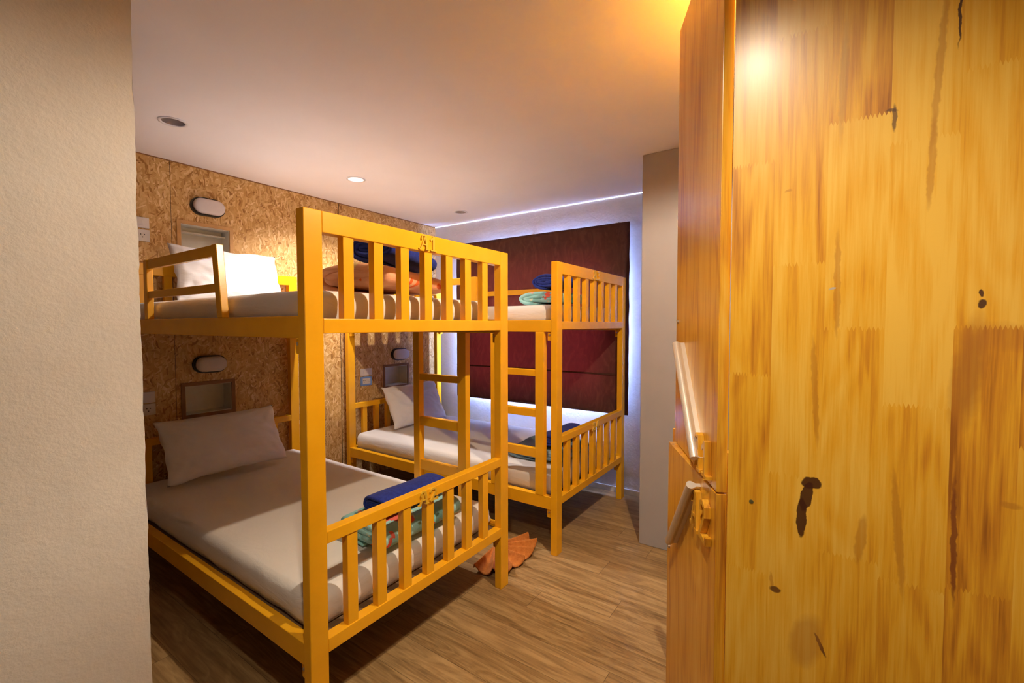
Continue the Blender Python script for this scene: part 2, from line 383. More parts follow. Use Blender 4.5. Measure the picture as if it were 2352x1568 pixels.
struct('shadow_gap_strip_1', bx(bmesh.new(), -0.004, 0.004, -0.9, YW, CEIL-0.006, CEIL), TRIMD)  # dark strip standing in for the shadow gap below the ceiling
# window frame + pane
wf = bmesh.new()
for (x0, x1, z0, z1) in ((WX0, WX1, WZ0, WZ0+0.05), (WX0, WX1, WZ1-0.05, WZ1), (WX0, WX0+0.05, WZ0, WZ1), (WX1-0.05, WX1, WZ0, WZ1), (1.185, 1.235, WZ0, WZ1)):
    bx(wf, x0, x1, YW+0.07, YW+0.11, z0, z1)
wo = struct('window_1', wf, WHITEP)
a = N('window_glass', 0.05, 0.5)
tb = a.n('BsdfTransparent'); gl = a.n('BsdfGlossy'); gl.inputs['Roughness'].default_value = 0.05; mx = a.n('MixShader'); mx.inputs[0].default_value = 0.08
a.t.links.new(tb.outputs[0], mx.inputs[1]); a.t.links.new(gl.outputs[0], mx.inputs[2]); a.t.links.new(mx.outputs[0], a.t.nodes['Material Output'].inputs[0])
box('pane', WX0+0.05, WX1-0.05, YW+0.088, YW+0.092, WZ0+0.05, WZ1-0.05, a.m, wo)

# glowing strip added to imitate daylight leaking in along the ceiling and window wall
tag(box('daylight_line', 0.0, 2.516, YW-0.004, YW-0.0005, CEIL-0.006, CEIL-0.0005, LEAK_GLOW), 'thin glowing line added to imitate leaking daylight along the corner of ceiling and window wall', 'imitated daylight')

# niches
def niche(h, frame_m, label, fw=0.021, depth=0.11, shelf=False):
    y0, y1, z0, z1 = h
    t = thing('wall_niche', label, 'niche', (0, (y0+y1)/2, z0), 0, 'wall niches behind the beds')
    yc = (y0+y1)/2; w = (y1-y0)/2; H = z1-z0
    b = bmesh.new(); e = 0.006
    bx(b, -depth-e, -depth, -w, w, 0, H); bx(b, -depth, -0.001, -w, -w+e, 0, H); bx(b, -depth, -0.001, w-e, w, 0, H)
    bx(b, -depth, -0.001, -w+e, w-e, 0, e); bx(b, -depth, -0.001, -w+e, w-e, H-e, H)
    obj('niche_box', b, NICHEW, t)
    b = bmesh.new(); o = fw
    bx(b, 0.0, 0.010, -w-o, -w+0.002, -o, H+o, 0.001); bx(b, 0.0, 0.010, w-0.002, w+o, -o, H+o, 0.001)
    bx(b, 0.0, 0.010, -w+0.002, w-0.002, -o, 0.002, 0.001); bx(b, 0.0, 0.010, -w+0.002, w-0.002, H-0.002, H+o, 0.001)
    obj('frame', b, frame_m, t)
    if shelf: box('shelf', -depth, -0.055, -w+e, w-e, H-0.05, H-0.042, NICHEW, t)
    return t
niche(NI[0], TRIMW, 'white niche in pine frame behind the pillow of bunk A1', shelf=True)
niche(NI[1], TRIMD, 'white niche in brown frame behind the pillow of bunk A2')
niche(NI[2], TRIMD, 'white niche above the pillow of the bunk by the window')

# oval bulkhead wall lamps
def stadium(w, h, n=14):
    r = h/2; pts = []
    for k in range(n+1): t = -PI/2+PI*k/n; pts.append((w/2-r+r*math.cos(t), r*math.sin(t)))
    for k in range(n+1): t = PI/2+PI*k/n; pts.append((-w/2+r+r*math.cos(t), r*math.sin(t)))
    return pts
def oval_lamp(y, z, label):
    t = thing('wall_lamp', label, 'wall lamp', (0, y, z), 0, 'oval lamps on the strand board wall')
    b = bmesh.new(); prism(b, stadium(0.205, 0.118), lambda u, v, d: Vector((d, u, v)), 0.0, 0.030)
    es = [e for e in b.edges if all(abs(v.co.x-0.03) < 1e-5 for v in e.verts)]
    bmesh.ops.bevel(b, geom=es, offset=0.005, segments=2, affect='EDGES'); obj('lamp_base', b, BLACK, t)
    b = bmesh.new()
    rings = []
    for (s, d) in ((1, 0.0305), (1, 0.042), (0.95, 0.052), (0.84, 0.058), (0.6, 0.061)):
        rings.append([b.verts.new((d, u*s if s == 1 else u-(1-s)*0.045*(1 if u > 0 else -1), v*s)) for u, v in stadium(0.188, 0.100)])
    n = len(rings[0])
    for i in range(len(rings)-1):
        for k in range(n):
            try: b.faces.new((rings[i][k], rings[i][(k+1) % n], rings[i+1][(k+1) % n], rings[i+1][k]))
            except ValueError: pass
    b.faces.new(rings[-1]); b.faces.new(rings[0][::-1]); obj('diffuser', b, OPAL, t, True)
oval_lamp(1.452, 2.196, 'oval white wall lamp with black base above the niche of bunk A1')
oval_lamp(1.44, 1.136, 'oval white wall lamp with black base above the niche of bunk A2')
oval_lamp(3.12, 1.112, 'oval white wall lamp above the pillow of the bunk by the window')

# switch and socket plates
BLUEP = simple('blue_protective_film', (0.20, 0.36, 0.78), 0.3, 0.5, var=0.04)
def plate(y0, y1, z0, z1, kind, label, pm=None):
    t = thing('switch_plate' if kind == 'switch' else 'socket_plate', label, 'switch' if kind == 'switch' else 'socket', (0, (y0+y1)/2, z0))
    w = (y1-y0)/2; H = z1-z0
    box('plate', 0, 0.009, -w, w, 0, H, pm or WHITEP, t, 0.002)
    if pm: box('socket_insert', 0.009, 0.0092, -0.042, 0.042, H*0.2, H*0.8, WHITEP, t)
    if kind == 'switch': box('rocker', 0.009, 0.012, -0.03, 0.03, H*0.25, H*0.75, WHITEP, t, 0.001)
    else:
        for s in (-1, 1):
            b = bmesh.new()
            for dy, dz in ((-0.009, 0.006), (0.009, 0.006), (0, -0.010)):
                cyl(b, Vector((0.0095, s*0.026+dy, H/2+dz)), (1, 0, 0), 0.0032, 0.001, 10)
            obj('outlet', b, HOLE, t)
plate(1.003, 1.127, 1.997, 2.062, 'switch', 'white switch plate at the left edge of the wall above bunk A1')
plate(1.003, 1.129, 1.916, 1.988, 'socket', 'white socket plate under the switch beside bunk A1')
plate(1.006, 1.132, 0.917, 0.985, 'switch', 'white switch plate beside the pillow of bunk A2')
plate(1.006, 1.132, 0.840, 0.911, 'socket', 'white socket plate under the switch beside bunk A2')
plate(2.660, 2.786, 0.934, 1.000, 'switch', 'white switch plate above the socket between the two bunk beds')
plate(2.662, 2.786, 0.842, 0.926, 'socket', 'double socket with a blue plate left of the niche of the window bunk', BLUEP)

# recessed downlights
def downlight(y, lit, label):
    t = thing('downlight', label, 'ceiling light', (0.66, y, CEIL), 0, 'recessed downlights in a row')
    b = bmesh.new(); seg = 40; ring = []
    prof = [(0.052, 0.0), (0.066, 0.0), (0.066, -0.003), (0.053, -0.004), (0.051, 0.0)]
    for k in range(seg):
        an = 2*PI*k/seg; ring.append([b.verts.new((r*math.cos(an), r*math.sin(an), z)) for r, z in prof])
    for k in range(seg):
        for i in range(len(prof)-1): b.faces.new((ring[k][i], ring[(k+1) % seg][i], ring[(k+1) % seg][i+1], ring[k][i+1]))
    obj('rim', b, WHITEP, t, True)
    b = bmesh.new(); ring = []; prof = [(0.0515, 0.0), (0.046, 0.02), (0.036, 0.055), (0.030, 0.075)]
    for k in range(seg):
        an = 2*PI*k/seg; ring.append([b.verts.new((r*math.cos(an), r*math.sin(an), z)) for r, z in prof])
    for k in range(seg):
        for i in range(len(prof)-1): b.faces.new((ring[k][i], ring[(k+1) % seg][i], ring[(k+1) % seg][i+1], ring[k][i+1]))
    obj('reflector', b, CHROME, t, True)
    b = bmesh.new(); cyl(b, Vector((0, 0, 0.030 if lit else 0.070)), (0, 0, 1), 0.042 if lit else 0.030, 0.004, 32)
    obj('bulb', b, LAMP_ON if lit else OPAL, t)
downlight(1.045, False, 'unlit recessed downlight nearest the rough plaster wall')
downlight(2.155, True, 'lit recessed downlight above bunk A1, the only one shining')
downlight(3.300, False, 'unlit recessed downlight nearest the window')
# the two bulb lamps over the entry, out of the photo's frame
for (nm, p, lab) in (('ceiling_lamp', ROOM_LAMP, 'bare warm ceiling bulb lamp beside the wooden locker'), ('ceiling_lamp', ENTRY_LAMP, 'small warm ceiling lamp above the entrance')):
    t = thing(nm, lab, 'ceiling light', (p[0], p[1], CEIL))
    b = bmesh.new(); cyl(b, Vector((0, 0, -0.003)), (0, 0, 1), 0.055, 0.006, 32); obj('lamp_base', b, WHITEP, t)
    b = bmesh.new(); hh = CEIL-p[2]-0.030; cyl(b, Vector((0, 0, -0.003-hh*0.25)), (0, 0, 1), 0.012, max(0.004, hh*0.5), 24); obj('lamp_socket', b, WHITEP, t)

# blind
b = bmesh.new(); BX0, BX1, BZ0, BZ1 = 0.36, 2.185, 0.668, 2.222; YF = YW-0.066
nx, nz = 40, 60
def blind_y(x, z):
    v = 0.0018*noise.noise(Vector((x*3, 0, z*2)))
    return YF+v*2
g = [[b.verts.new((BX0+(BX1-BX0)*i/nx+0.004*noise.noise(Vector((7 if i == 0 else 9, 0, j*0.25)))*(i in (0, nx)), blind_y(i/nx*2, j/nz*2), BZ0+(BZ1-BZ0)*j/nz)) for i in range(nx+1)] for j in range(nz+1)]
g2 = [[b.verts.new(v.co+Vector((0, 0.004, 0))) for v in row] for row in g]
for j in range(nz):
    for i in range(nx):
        b.faces.new((g[j][i], g[j][i+1], g[j+1][i+1], g[j+1][i]))
        f = b.faces.new((g2[j][i], g2[j+1][i], g2[j+1][i+1], g2[j][i+1])); f.material_index = 1
for j in range(nz):
    b.faces.new((g[j][0], g[j+1][0], g2[j+1][0], g2[j][0])); b.faces.new((g[j][nx], g2[j][nx], g2[j+1][nx], g[j+1][nx]))
for i in range(nx):
    b.faces.new((g[0][i], g2[0][i], g2[0][i+1], g[0][i+1])); b.faces.new((g[nz][i], g[nz][i+1], g2[nz][i+1], g2[nz][i]))
bl = thing('roman_blind', 'dark red fabric blind covering the window', 'blind', (0, 0, 0))
obj('blind_fabric', b, [BLIND, LINING], bl, True)
box('fabric_fold', BX0+0.003, BX1-0.003, YF-0.006, YF-0.001, 0.985, 1.000, BLIND, bl, 0.002)
box('gap_light_stop', BX0+0.01, BX1-0.01, YF+0.004, YW-0.022, 2.196, 2.220, WHITEP, bl, 0.002)  # unseen filler added to narrow the gap and cut the light band above
box('hem_bar', BX0+0.003, BX1-0.003, YF-0.003, YF+0.006, 0.672, 0.690, BLIND, bl, 0.002)
for x in (0.42, 1.27, 2.08): box('bracket', x-0.012, x+0.012, YF+0.004, YW, 2.216, 2.230, STEEL, bl)

# ------------------------------------------------------------------ letters
A_ = [([(-0.04, 0.10), (0.02, 0.02), (0.10, 0.05), (0.24, 0.36), (0.50, 0.98)], 0.085), ([(0.50, 1.0), (0.56, 0.5), (0.62, 0.0)], 0.15),
      ([(0.22, 0.36), (0.58, 0.36)], 0.08), ([(0.50, 0.96), (0.33, 1.0), (0.20, 0.90), (0.17, 0.76), (0.20, 0.66)], 0.09), ([(0.48, 0.03), (0.78, 0.03)], 0.075)]
GL = {'A': A_,
 '1': [([(0.08, 0.74), (0.30, 0.92)], 0.12), ([(0.34, 1.0), (0.34, 0.0)], 0.17), ([(0.08, 0.045), (0.60, 0.045)], 0.09)],
 '2': [([(0.08, 0.72), (0.14, 0.90), (0.32, 0.97), (0.50, 0.86), (0.50, 0.66), (0.30, 0.36), (0.08, 0.08)], 0.13), ([(0.06, 0.06), (0.36, 0.10), (0.62, 0.04), (0.64, 0.2)], 0.12)],
 '3': [([(0.08, 0.86), (0.30, 0.96), (0.50, 0.84), (0.46, 0.62), (0.24, 0.54)], 0.12), ([(0.24, 0.54), (0.52, 0.44), (0.54, 0.18), (0.32, 0.02), (0.06, 0.12)], 0.13)],
 '4': [([(0.38, 0.98), (0.06, 0.34), (0.62, 0.34)], 0.10), ([(0.44, 0.98), (0.44, 0.0)], 0.15), ([(0.28, 0.03), (0.60, 0.03)], 0.07)]}
def glyph(ch, fn, t0, t1):
    bm = bmesh.new(); q_ = 0
    for pts, w in GL[ch]:
        n = len(pts); L = []; Rr = []
        for i, (u, v) in enumerate(pts):
            a_ = pts[max(0, i-1)]; c_ = pts[min(n-1, i+1)]; d = Vector((c_[0]-a_[0], c_[1]-a_[1])); d.normalize()
            nn = Vector((-d.y, d.x))*w/2; L.append((u+nn.x, v+nn.y)); Rr.append((u-nn.x, v-nn.y))
        for i in range(n-1):
            q_ += 1; prism(bm, [Rr[i], Rr[i+1], L[i+1], L[i]], fn, t0, t1+(0.00018*q_ if t1 > t0 else -0.00018*q_))
    bmesh.ops.recalc_face_normals(bm, faces=bm.faces[:]); return bm

# ------------------------------------------------------------------ bunk beds
def make_bed(name, label, xh, xf, y0, y1, dz, ladder, codes, guards, lad_x):
    """xh/xf outer faces of head and foot frames; y0 near side, y1 far side; dz lifts the lower rails"""
    t = thing(name, label, 'bunk bed', ((xh+xf)/2, (y0+y1)/2, 0), 0, 'yellow bunk beds')
    ox, oy = (xh+xf)/2, (y0+y1)/2
    def B(nm, xa, xb, ya, yb, za, zb, bev=0.0025, m=YEL, par=None):
        return box(nm, xa-ox, xb-ox, ya-oy, yb-oy, za, zb, m, par or t, bev)
    TH = 0.042; PW = 0.066
    TOP = 1.777
    for side in ('foot', 'head'):
        xa, xb = (xf-TH, xf) if side == 'foot' else (xh, xh+TH)
        B('post', xa, xb, y0, y0+PW, 0, TOP, 0.003); B('post', xa, xb, y1-PW, y1, 0, TOP, 0.003)
        ya, yb = y0+PW, y1-PW
        B('top_rail', xa, xb, ya, yb, 1.706, TOP); B('upper_bed_rail', xa, xb, ya, yb, 1.372, 1.422)
        B('lower_top_rail', xa, xb, ya, yb, 0.659+dz, 0.702+dz); B('lower_bed_rail', xa, xb, ya, yb, 0.282+dz, 0.330+dz)
        n = 7; w = 0.043
        for i in range(n):
            yc = ya+0.102+0.1295*i*(yb-ya)/1.004
            x0_, x1_ = (xa+0.006, xb-0.004) if side == 'foot' else (xa+0.004, xb-0.006)
            B('slat', x0_, x1_, yc-w/2, yc+w/2, 1.420, 1.708, 0.002)
            B('slat', x0_, x1_, yc-w/2, yc+w/2, 0.328+dz, 0.661+dz, 0.002)
    for ya, yb in ((y0+0.004, y0+0.044), (y1-0.044, y1-0.004)):
        B('side_rail', xh+TH, xf-TH, ya, yb, 1.357, 1.430); B('side_rail', xh+TH, xf-TH, ya, yb, 0.254+dz, 0.332+dz)
    B('base_board', xh+TH, xf-TH, y0+0.044, y1-0.044, 1.385, 1.400, 0, DARKBOARD)
    B('base_board', xh+TH, xf-TH, y0+0.044, y1-0.044, 0.300+dz, 0.315+dz, 0, DARKBOARD)
    # corner brackets bolted under the side rails
    for x, s in ((xh+TH, 1), (xf-TH, -1)):
        for ya in (y0+0.010, y1-0.042):
            for z in (1.357, 0.254+dz):
                xa, xb = sorted((x, x+s*0.030))
                br = B('bracket', xa, xb, ya, ya+0.032, z-0.052, z-0.001, 0.003)
                yy = ya-0.002 if ya < (y0+y1)/2 else ya+0.034
                bb = bmesh.new(); cyl(bb, Vector(((xa+xb)/2-ox, ya-0.001-oy, z-0.018)), (0, 1, 0), 0.006, 0.006, 12)
                obj('bolt', bb, STEEL, br)
    # guard rails at the head end
    for gy0, gy1, lean in guards:
        gx = xh
        for (xa, lean_) in ((gx+0.620, 0.0), (gx+1.384, lean)):
            bm = bx(bmesh.new(), xa-ox, xa+0.045-ox, gy0-oy, gy1-oy, 1.430, 1.724)
            for v in bm.verts:
                if v.co.z < 1.5: v.co.x += lean_+0.0
                if v.co.z < 1.5 and lean_ > 0: v.co.x += 0.0
            bmesh.ops.bevel(bm, geom=bm.edges[:], offset=0.002, segments=1, affect='EDGES')
            obj('guard_post', bm, YEL, t)
        B('guard_rail', gx+0.665, gx+1.384, gy0+0.004, gy1-0.004, 1.677, 1.724)
        B('guard_rail', gx+0.665, gx+1.400, gy0+0.004, gy1-0.004, 1.534, 1.568)
    # ladder
    ly0, ly1, la, lb, rz = lad_x
    lt = B('ladder', la, la+0.050, ly0, ly1, 0.332+dz, 1.357, 0.002)
    bmj = bmesh.new(); bx(bmj, lb-0.060-ox, lb-ox, ly0-oy, ly1-oy, 0.332+dz, 1.357, 0.002)
    obj('ladder_stile', bmj, YEL, lt)
    for za, zb in rz: 
        bmj = bx(bmesh.new(), la+0.050-ox, lb-0.060-ox, ly0+0.004-oy, ly1-0.004-oy, za, zb, 0.002); obj('rung', bmj, YEL, lt)
    # raised bed numbers
    for (code, ya, yb, za, zb) in codes:
        h = zb-za; k = (yb-ya)/1.52
        for q, ch in enumerate(code):
            y_ = ya+0.05*k+q*0.86*k
            g_ = glyph(ch, lambda u, v, d: Vector((d, y_+u*k-oy, za+v*h)), xf-ox-0.001, xf-ox+0.0055)
            obj('letter' if ch == 'A' else 'digit', g_, GOLD, t)
    return t
make_bed('bunk_bed', 'yellow wooden bunk bed in the foreground numbered A1', 0.030, 2.083, 0.900, 2.0364, 0.0, True,
         [('A1', 1.396, 1.498, 1.711, 1.771), ('A2', 1.380, 1.490, 0.645, 0.700)], [(0.903, 0.930, 0.040)], (1.995, 2.034, 1.405, 1.822, [(1.068, 1.108), (0.793, 0.847), (0.526, 0.584)]))
make_bed('bunk_bed', 'yellow wooden bunk bed by the window numbered A3', 0.110, 2.162, 2.4318, 3.566, 0.020, True,
         [('A3', 2.930, 3.048, 1.711, 1.772), ('A4', 2.930, 3.045, 0.665, 0.722)], [(2.436, 2.463, 0.0), (3.536, 3.563, 0.0)], (2.434, 2.473, 1.664, 2.068, [(1.084, 1.124), (0.830, 0.879), (0.578, 0.635)]))

# ------------------------------------------------------------------ mattresses
def mattress(label, x0, x1, y0, y1, z0, z1, seed, par=0.0):
    hx, hy, H = (x1-x0)/2, (y1-y0)/2, z1-z0; r = min(0.045, H*0.42)
    bm = bmesh.new(); bx(bm, -hx, hx, -hy, hy, 0, H)
    # slice into a grid
    for k in range(1, 48): bmesh.ops.bisect_plane(bm, geom=bm.verts[:]+bm.edges[:]+bm.faces[:], plane_co=(-hx+2*hx*k/48, 0, 0), plane_no=(1, 0, 0))
    for k in range(1, 32): bmesh.ops.bisect_plane(bm, geom=bm.verts[:]+bm.edges[:]+bm.faces[:], plane_co=(0, -hy+2*hy*k/32, 0), plane_no=(0, 1, 0))
    for k in range(1, 6): bmesh.ops.bisect_plane(bm, geom=bm.verts[:]+bm.edges[:]+bm.faces[:], plane_co=(0, 0, H*k/6), plane_no=(0, 0, 1))
    for d in (0.012, 0.026):
        for s in (-1, 1):
            bmesh.ops.bisect_plane(bm, geom=bm.verts[:]+bm.edges[:]+bm.faces[:], plane_co=(s*(hx-d), 0, 0), plane_no=(1, 0, 0))
            bmesh.ops.bisect_plane(bm, geom=bm.verts[:]+bm.edges[:]+bm.faces[:], plane_co=(0, s*(hy-d), 0), plane_no=(0, 1, 0))
    c0 = Vector((hx-r, hy-r, 0))
    for v in bm.verts:
        p = v.co.copy(); r = min(0.045, H*0.42) if p.z > H*0.45 else 0.022
        q = Vector((max(-hx+r, min(hx-r, p.x)), max(-hy+r, min(hy-r, p.y)), max(r, min(H-r, p.z))))
        d = p-q
        if d.length > 1e-6:
            mxd = max(abs(d.x), abs(d.y), abs(d.z)); d = d.normalized()*mxd; p = q+d
        n1 = noise.noise(Vector((p.x*2.2+seed, p.y*2.6, 0))); n2 = noise.noise(Vector((p.x*9+seed, p.y*9, p.z*24)))
        edge = 1 if (abs(p.x) > hx-0.01 or abs(p.y) > hy-0.01) else 0
        if p.z > H*0.6: p.z += 0.004*n1
        if edge: 
            p.x *= 1+0.004*n2; p.y *= 1+0.006*n2
        if p.z < H*0.3: p.x *= 1-0.008; p.y *= 1-0.016+0.006*n2
        v.co = p
    o = obj('mattress', bm, SHEET, None, True); o.location = ((x0+x1)/2, (y0+y1)/2, z0)
    return tag(o, label, 'mattress', 'mattresses under white fitted sheets')
mattress('mattress of upper bunk A1 under a white sheet', 0.08, 2.008, 0.952, 1.985, 1.402, 1.525, 1.0)
mattress('mattress of lower bunk A2 under a white sheet, largest in view', 0.08, 2.010, 0.950, 1.988, 0.317, 0.446, 2.0)
mattress('mattress of upper bunk A3 by the window', 0.16, 2.105, 2.484, 3.515, 1.402, 1.528, 3.0)
mattress('mattress of lower bunk A4 by the window, bluish in window light', 0.16, 2.105, 2.484, 3.515, 0.337, 0.472, 4.0)

# ------------------------------------------------------------------ pillows
def pillow(label, c, w, h, T, tilt, rotz, seed):
    """c centre; w along y, h up the tilted direction, T thickness; tilt = lean back angle from vertical"""
    t = thing('pillow', label, 'pillow', c, rotz, 'white pillows')
    bm = bmesh.new(); nu, nv = 44, 30
    def pt(i, j, s):
        u = -1+2*i/nu; v = -1+2*j/nv
        pin = 0.055
        X = u*w/2*(1-pin*(1-v*v)*abs(u)**3); Y = v*h/2*(1-pin*1.3*(1-u*u)*abs(v)**3)
        prof = (max(0, 1-abs(u)**2.6)**0.55)*(max(0, 1-abs(v)**2.6)**0.55)
        z = s*T/2*prof
        e = Vector((u*2.1+seed, v*2.3, s*0.7+seed))
        wr = 0.010*noise.noise(e*1.6)+0.006*noise.noise(Vector((u*3+v*4+seed, (u-v)*9, seed)))
        # creases radiating from the corners
        cr = 0.0
        for cu, cv in ((-1, -1), (1, -1), (1, 1), (-1, 1)):
            dx, dy = u-cu, v-cv; rr = math.hypot(dx, dy); an = math.atan2(dy, dx)
            cr += 0.006*math.sin(an*16+seed)*math.exp(-(rr-0.45)**2/0.08)
        z += s*(wr+cr)*min(1, prof*1.6)
        if abs(u) > 0.999: z += 0.010*math.sin(v*9+seed)
        if abs(v) > 0.999: z += 0.006*math.sin(u*11+seed)
        ex = 0.008*noise.noise(Vector((u*3, v*3, seed+5)))
        return Vector((z, -X+ex, Y+ex))
    top = [[bm.verts.new(pt(i, j, 1)) for i in range(nu+1)] for j in range(nv+1)]
    bot = [[top[j][i] if (i in (0, nu) or j in (0, nv)) else bm.verts.new(pt(i, j, -1)) for i in range(nu+1)] for j in range(nv+1)]
    for j in range(nv):
        for i in range(nu):
            bm.faces.new((top[j][i], top[j][i+1], top[j+1][i+1], top[j+1][i])); bm.faces.new((bot[j][i], bot[j+1][i], bot[j+1][i+1], bot[j][i+1]))
    bm.transform(Matrix.Rotation(-tilt, 4, 'Y'))
    bmesh.ops.recalc_face_normals(bm, faces=bm.faces[:])
    o = obj('pillowcase', bm, CASE, t, True)
    return t
pillow('white pillow of lower bunk A2 leaning on the headboard in shadow', (0.31, 1.405, 0.655), 0.70, 0.40, 0.13, math.radians(30), 0.0, 1.3)
pillow('bright white pillow of upper bunk A1 leaning below the niche', (0.21, 1.50, 1.722), 0.66, 0.38, 0.14, math.radians(20), 0.0, 4.1)
pillow('white pillow of lower bunk A4 by the window', (0.33, 3.03, 0.668), 0.66, 0.40, 0.13, math.radians(26), 0.0, 7.7)

# ------------------------------------------------------------------ rolled blankets / folded duvets
def roll(bm, A, Bz, turns, th, y0, y1, seed, taper=1.0, cx=0, cz=0, ny=26, sq=2.4, mi=0, flap=0.0):
    """flattened spiral ribbon (thickness th) in the xz plane extruded along y"""
    n = int(turns*44); pts = []
    for k in range(n+1):
        q = k/n; ang = q*turns*2*PI
        inn = (1-q)*turns*th*1.06
        a_ = max(A-th/2-inn, th*0.3); b_ = max(Bz-th/2-inn*(1.0 if Bz > turns*th else Bz/(turns*th)*0.9), th*0.35)
        c_, s_ = math.cos(ang-PI/2), math.sin(ang-PI/2)
        px = a_*math.copysign(abs(c_)**(2/sq), c_); pz = b_*math.copysign(abs(s_)**(2/sq), s_)
        pts.append(Vector((px, pz)))
    # offset both sides
    dirs = []
    for k, p in enumerate(pts):
        d = (pts[min(n, k+1)]-pts[max(0, k-1)])
        if d.length < 1e-7: d = Vector((1, 0))
        d.normalize(); dirs.append(Vector((d.y, -d.x)))
    Ly = y1-y0; lip = th*0.5
    vs = [0, lip*0.12/Ly, lip*0.35/Ly, lip*0.8/Ly]; vs = vs+[vs[-1]+(1-2*vs[-1])*q/ny for q in range(1, ny)]+[1-v for v in vs[::-1]]
    ny = len(vs)-1
    secs = []
    for j, v in enumerate(vs):
        y = y0+Ly*v; e = min(v, 1-v)*Ly
        hf = math.sqrt(max(0.0, 1-max(0, 1-e/lip)**2))*0.92+0.05
        tp = 1+(taper-1)*v
        outer, inner = [], []
        for k, p in enumerate(pts):
            hw = th/2*hf
            if k > n-5: hw *= math.sqrt(max(0.05, 1-((k-n+5)/5)**2))
            outer.append(p+dirs[k]*hw); inner.append(p-dirs[k]*hw)
        loop = outer+inner[::-1]
        row = []
        for i, p in enumerate(loop):
            pc = pts[i] if i <= n else pts[2*n+1-i]
            m_ = noise.noise(Vector((p.x*7+seed, y*6, p.y*7)))
            m2 = noise.noise(Vector((p.x*20+seed, y*5, p.y*20)))
            zz = (p.y+Bz)*tp*(1+0.05*m_)
            xx = p.x*(1+0.04*m_)+0.004*m2+flap*v
            ey = 0.012*noise.noise(Vector((pc.x*9, seed+3, pc.y*30)))*max(0, 1-e/0.06)
            row.append(bm.verts.new((cx+xx, y+ey, cz+zz)))
        secs.append(row)
    L = len(loop)
    for j in range(ny):
        for i in range(L):
            k = (i+1) % L
            f = bm.faces.new((secs[j][i], secs[j][k], secs[j+1][k], secs[j+1][i])); f.material_index = mi
    for row, fl in ((secs[0], 1), (secs[-1], 0)):
        m_ = len(row)
        for i in range(n):
            q = (row[i], row[i+1], row[m_-2-i], row[m_-1-i])
            try: f = bm.faces.new(q if fl else q[::-1]); f.material_index = mi
            except ValueError: pass
    bmesh.ops.recalc_face_normals(bm, faces=bm.faces[:])
def bedding(name, label, cat, m, loc, rotz, A, Bz, turns, th, L, seed, taper=1.0, group=None, sq=2.4, flap=0, rx=0):
    bm = bmesh.new(); roll(bm, A, Bz, turns, th, -L/2, L/2, seed, taper, sq=sq, flap=flap)
    o = obj(name, bm, m, None, True); o.location = loc; o.rotation_euler = (math.radians(rx), 0, rotz)
    return tag(o, label, cat, group)
GD = 'folded duvets on the foot of the beds'; GN = 'rolled navy blankets on the duvets'
# location z = underside of the roll
bedding('folded_duvet', 'peach and orange folded duvet on upper bunk A1', 'duvet', ORANGE, (1.720, 1.535, 1.520), math.radians(8), 0.240, 0.090, 2.0, 0.044, 0.44, 1.1, 0.76, GD, 2.8)
bedding('rolled_blanket', 'rolled navy fleece blanket on the peach duvet of bunk A1', 'blanket', NAVY, (1.770, 1.550, 1.662), math.radians(9), 0.140, 0.070, 3.0, 0.024, 0.34, 2.2, 0.80, GN, rx=-6)
bedding('folded_duvet', 'aqua folded duvet with coral flowers on lower bunk A2', 'duvet', TEAL, (1.858, 1.508, 0.443), 0.0, 0.182, 0.068, 2.0, 0.034, 0.47, 3.3, 1.0, GD, 3.2)
bedding('rolled_blanket', 'rolled navy fleece blanket on the aqua duvet of lower bunk A2', 'blanket', NAVY, (1.880, 1.512, 0.566), 0.0, 0.090, 0.052, 3.0, 0.016, 0.38, 4.4, 1.0, GN, 2.1)
bedding('folded_duvet', 'aqua folded duvet with pink flowers on upper bunk A3', 'duvet', TEAL, (1.875, 2.920, 1.525), math.radians(-3), 0.205, 0.060, 2.0, 0.030, 0.36, 5.5, 1.0, GD, 2.2)
bedding('rolled_blanket', 'rolled navy fleece blanket on the duvet of upper bunk A3', 'blanket', NAVY, (1.895, 2.890, 1.640), math.radians(-3), 0.120, 0.060, 3.0, 0.020, 0.26, 6.6, 1.0, GN, 2.1)
bedding('folded_duvet', 'grey teal folded duvet on lower bunk A4', 'duvet', TEALG, (1.860, 2.870, 0.470), math.radians(2), 0.240, 0.050, 2.0, 0.026, 0.44, 7.7, 1.0, GD, 2.4)
bedding('rolled_blanket', 'rolled navy fleece blanket on the grey duvet of lower bunk A4', 'blanket', NAVY, (1.945, 2.905, 0.568), 0.0, 0.090, 0.050, 3.0, 0.018, 0.44, 8.8, 1.0, GN)

# ------------------------------------------------------------------ towel folded into a fan on the floor
bm = bmesh.new(); na, nr = 220, 26
ax, ay = 0.0, 0.0; thk = 0.007
def fan(i, j, s):
    q = i/na; r_ = j/nr; an = math.radians(-92+168*q)
    R_ = (0.235+0.025*math.sin(q*9))*(0.10+0.90*r_)
    ph = q*2*PI*6.5+0.5*math.sin(q*7)
    amp = 0.031*r_**0.8
    z = 0.006+amp*(1+math.sin(ph))*(0.85+0.3*noise.noise(Vector((q*6, 2, 0))))+0.045*(1-r_)**1.3
    an2 = an+0.055*math.cos(ph)*r_
    R_ += 0.016*math.sin(ph+0.6)*r_
    z = max(z, 0.004)+s*thk
    return Vector((R_*math.cos(an2), R_*math.sin(an2), z))
tp = [[bm.verts.new(fan(i, j, 1)) for i in range(na+1)] for j in range(nr+1)]
bt = [[bm.verts.new(fan(i, j, 0)) for i in range(na+1)] for j in range(nr+1)]
for j in range(nr):
    for i in range(na):
        bm.faces.new((tp[j][i], tp[j][i+1], tp[j+1][i+1], tp[j+1][i])); bm.faces.new((bt[j][i], bt[j+1][i], bt[j+1][i+1], bt[j][i+1]))
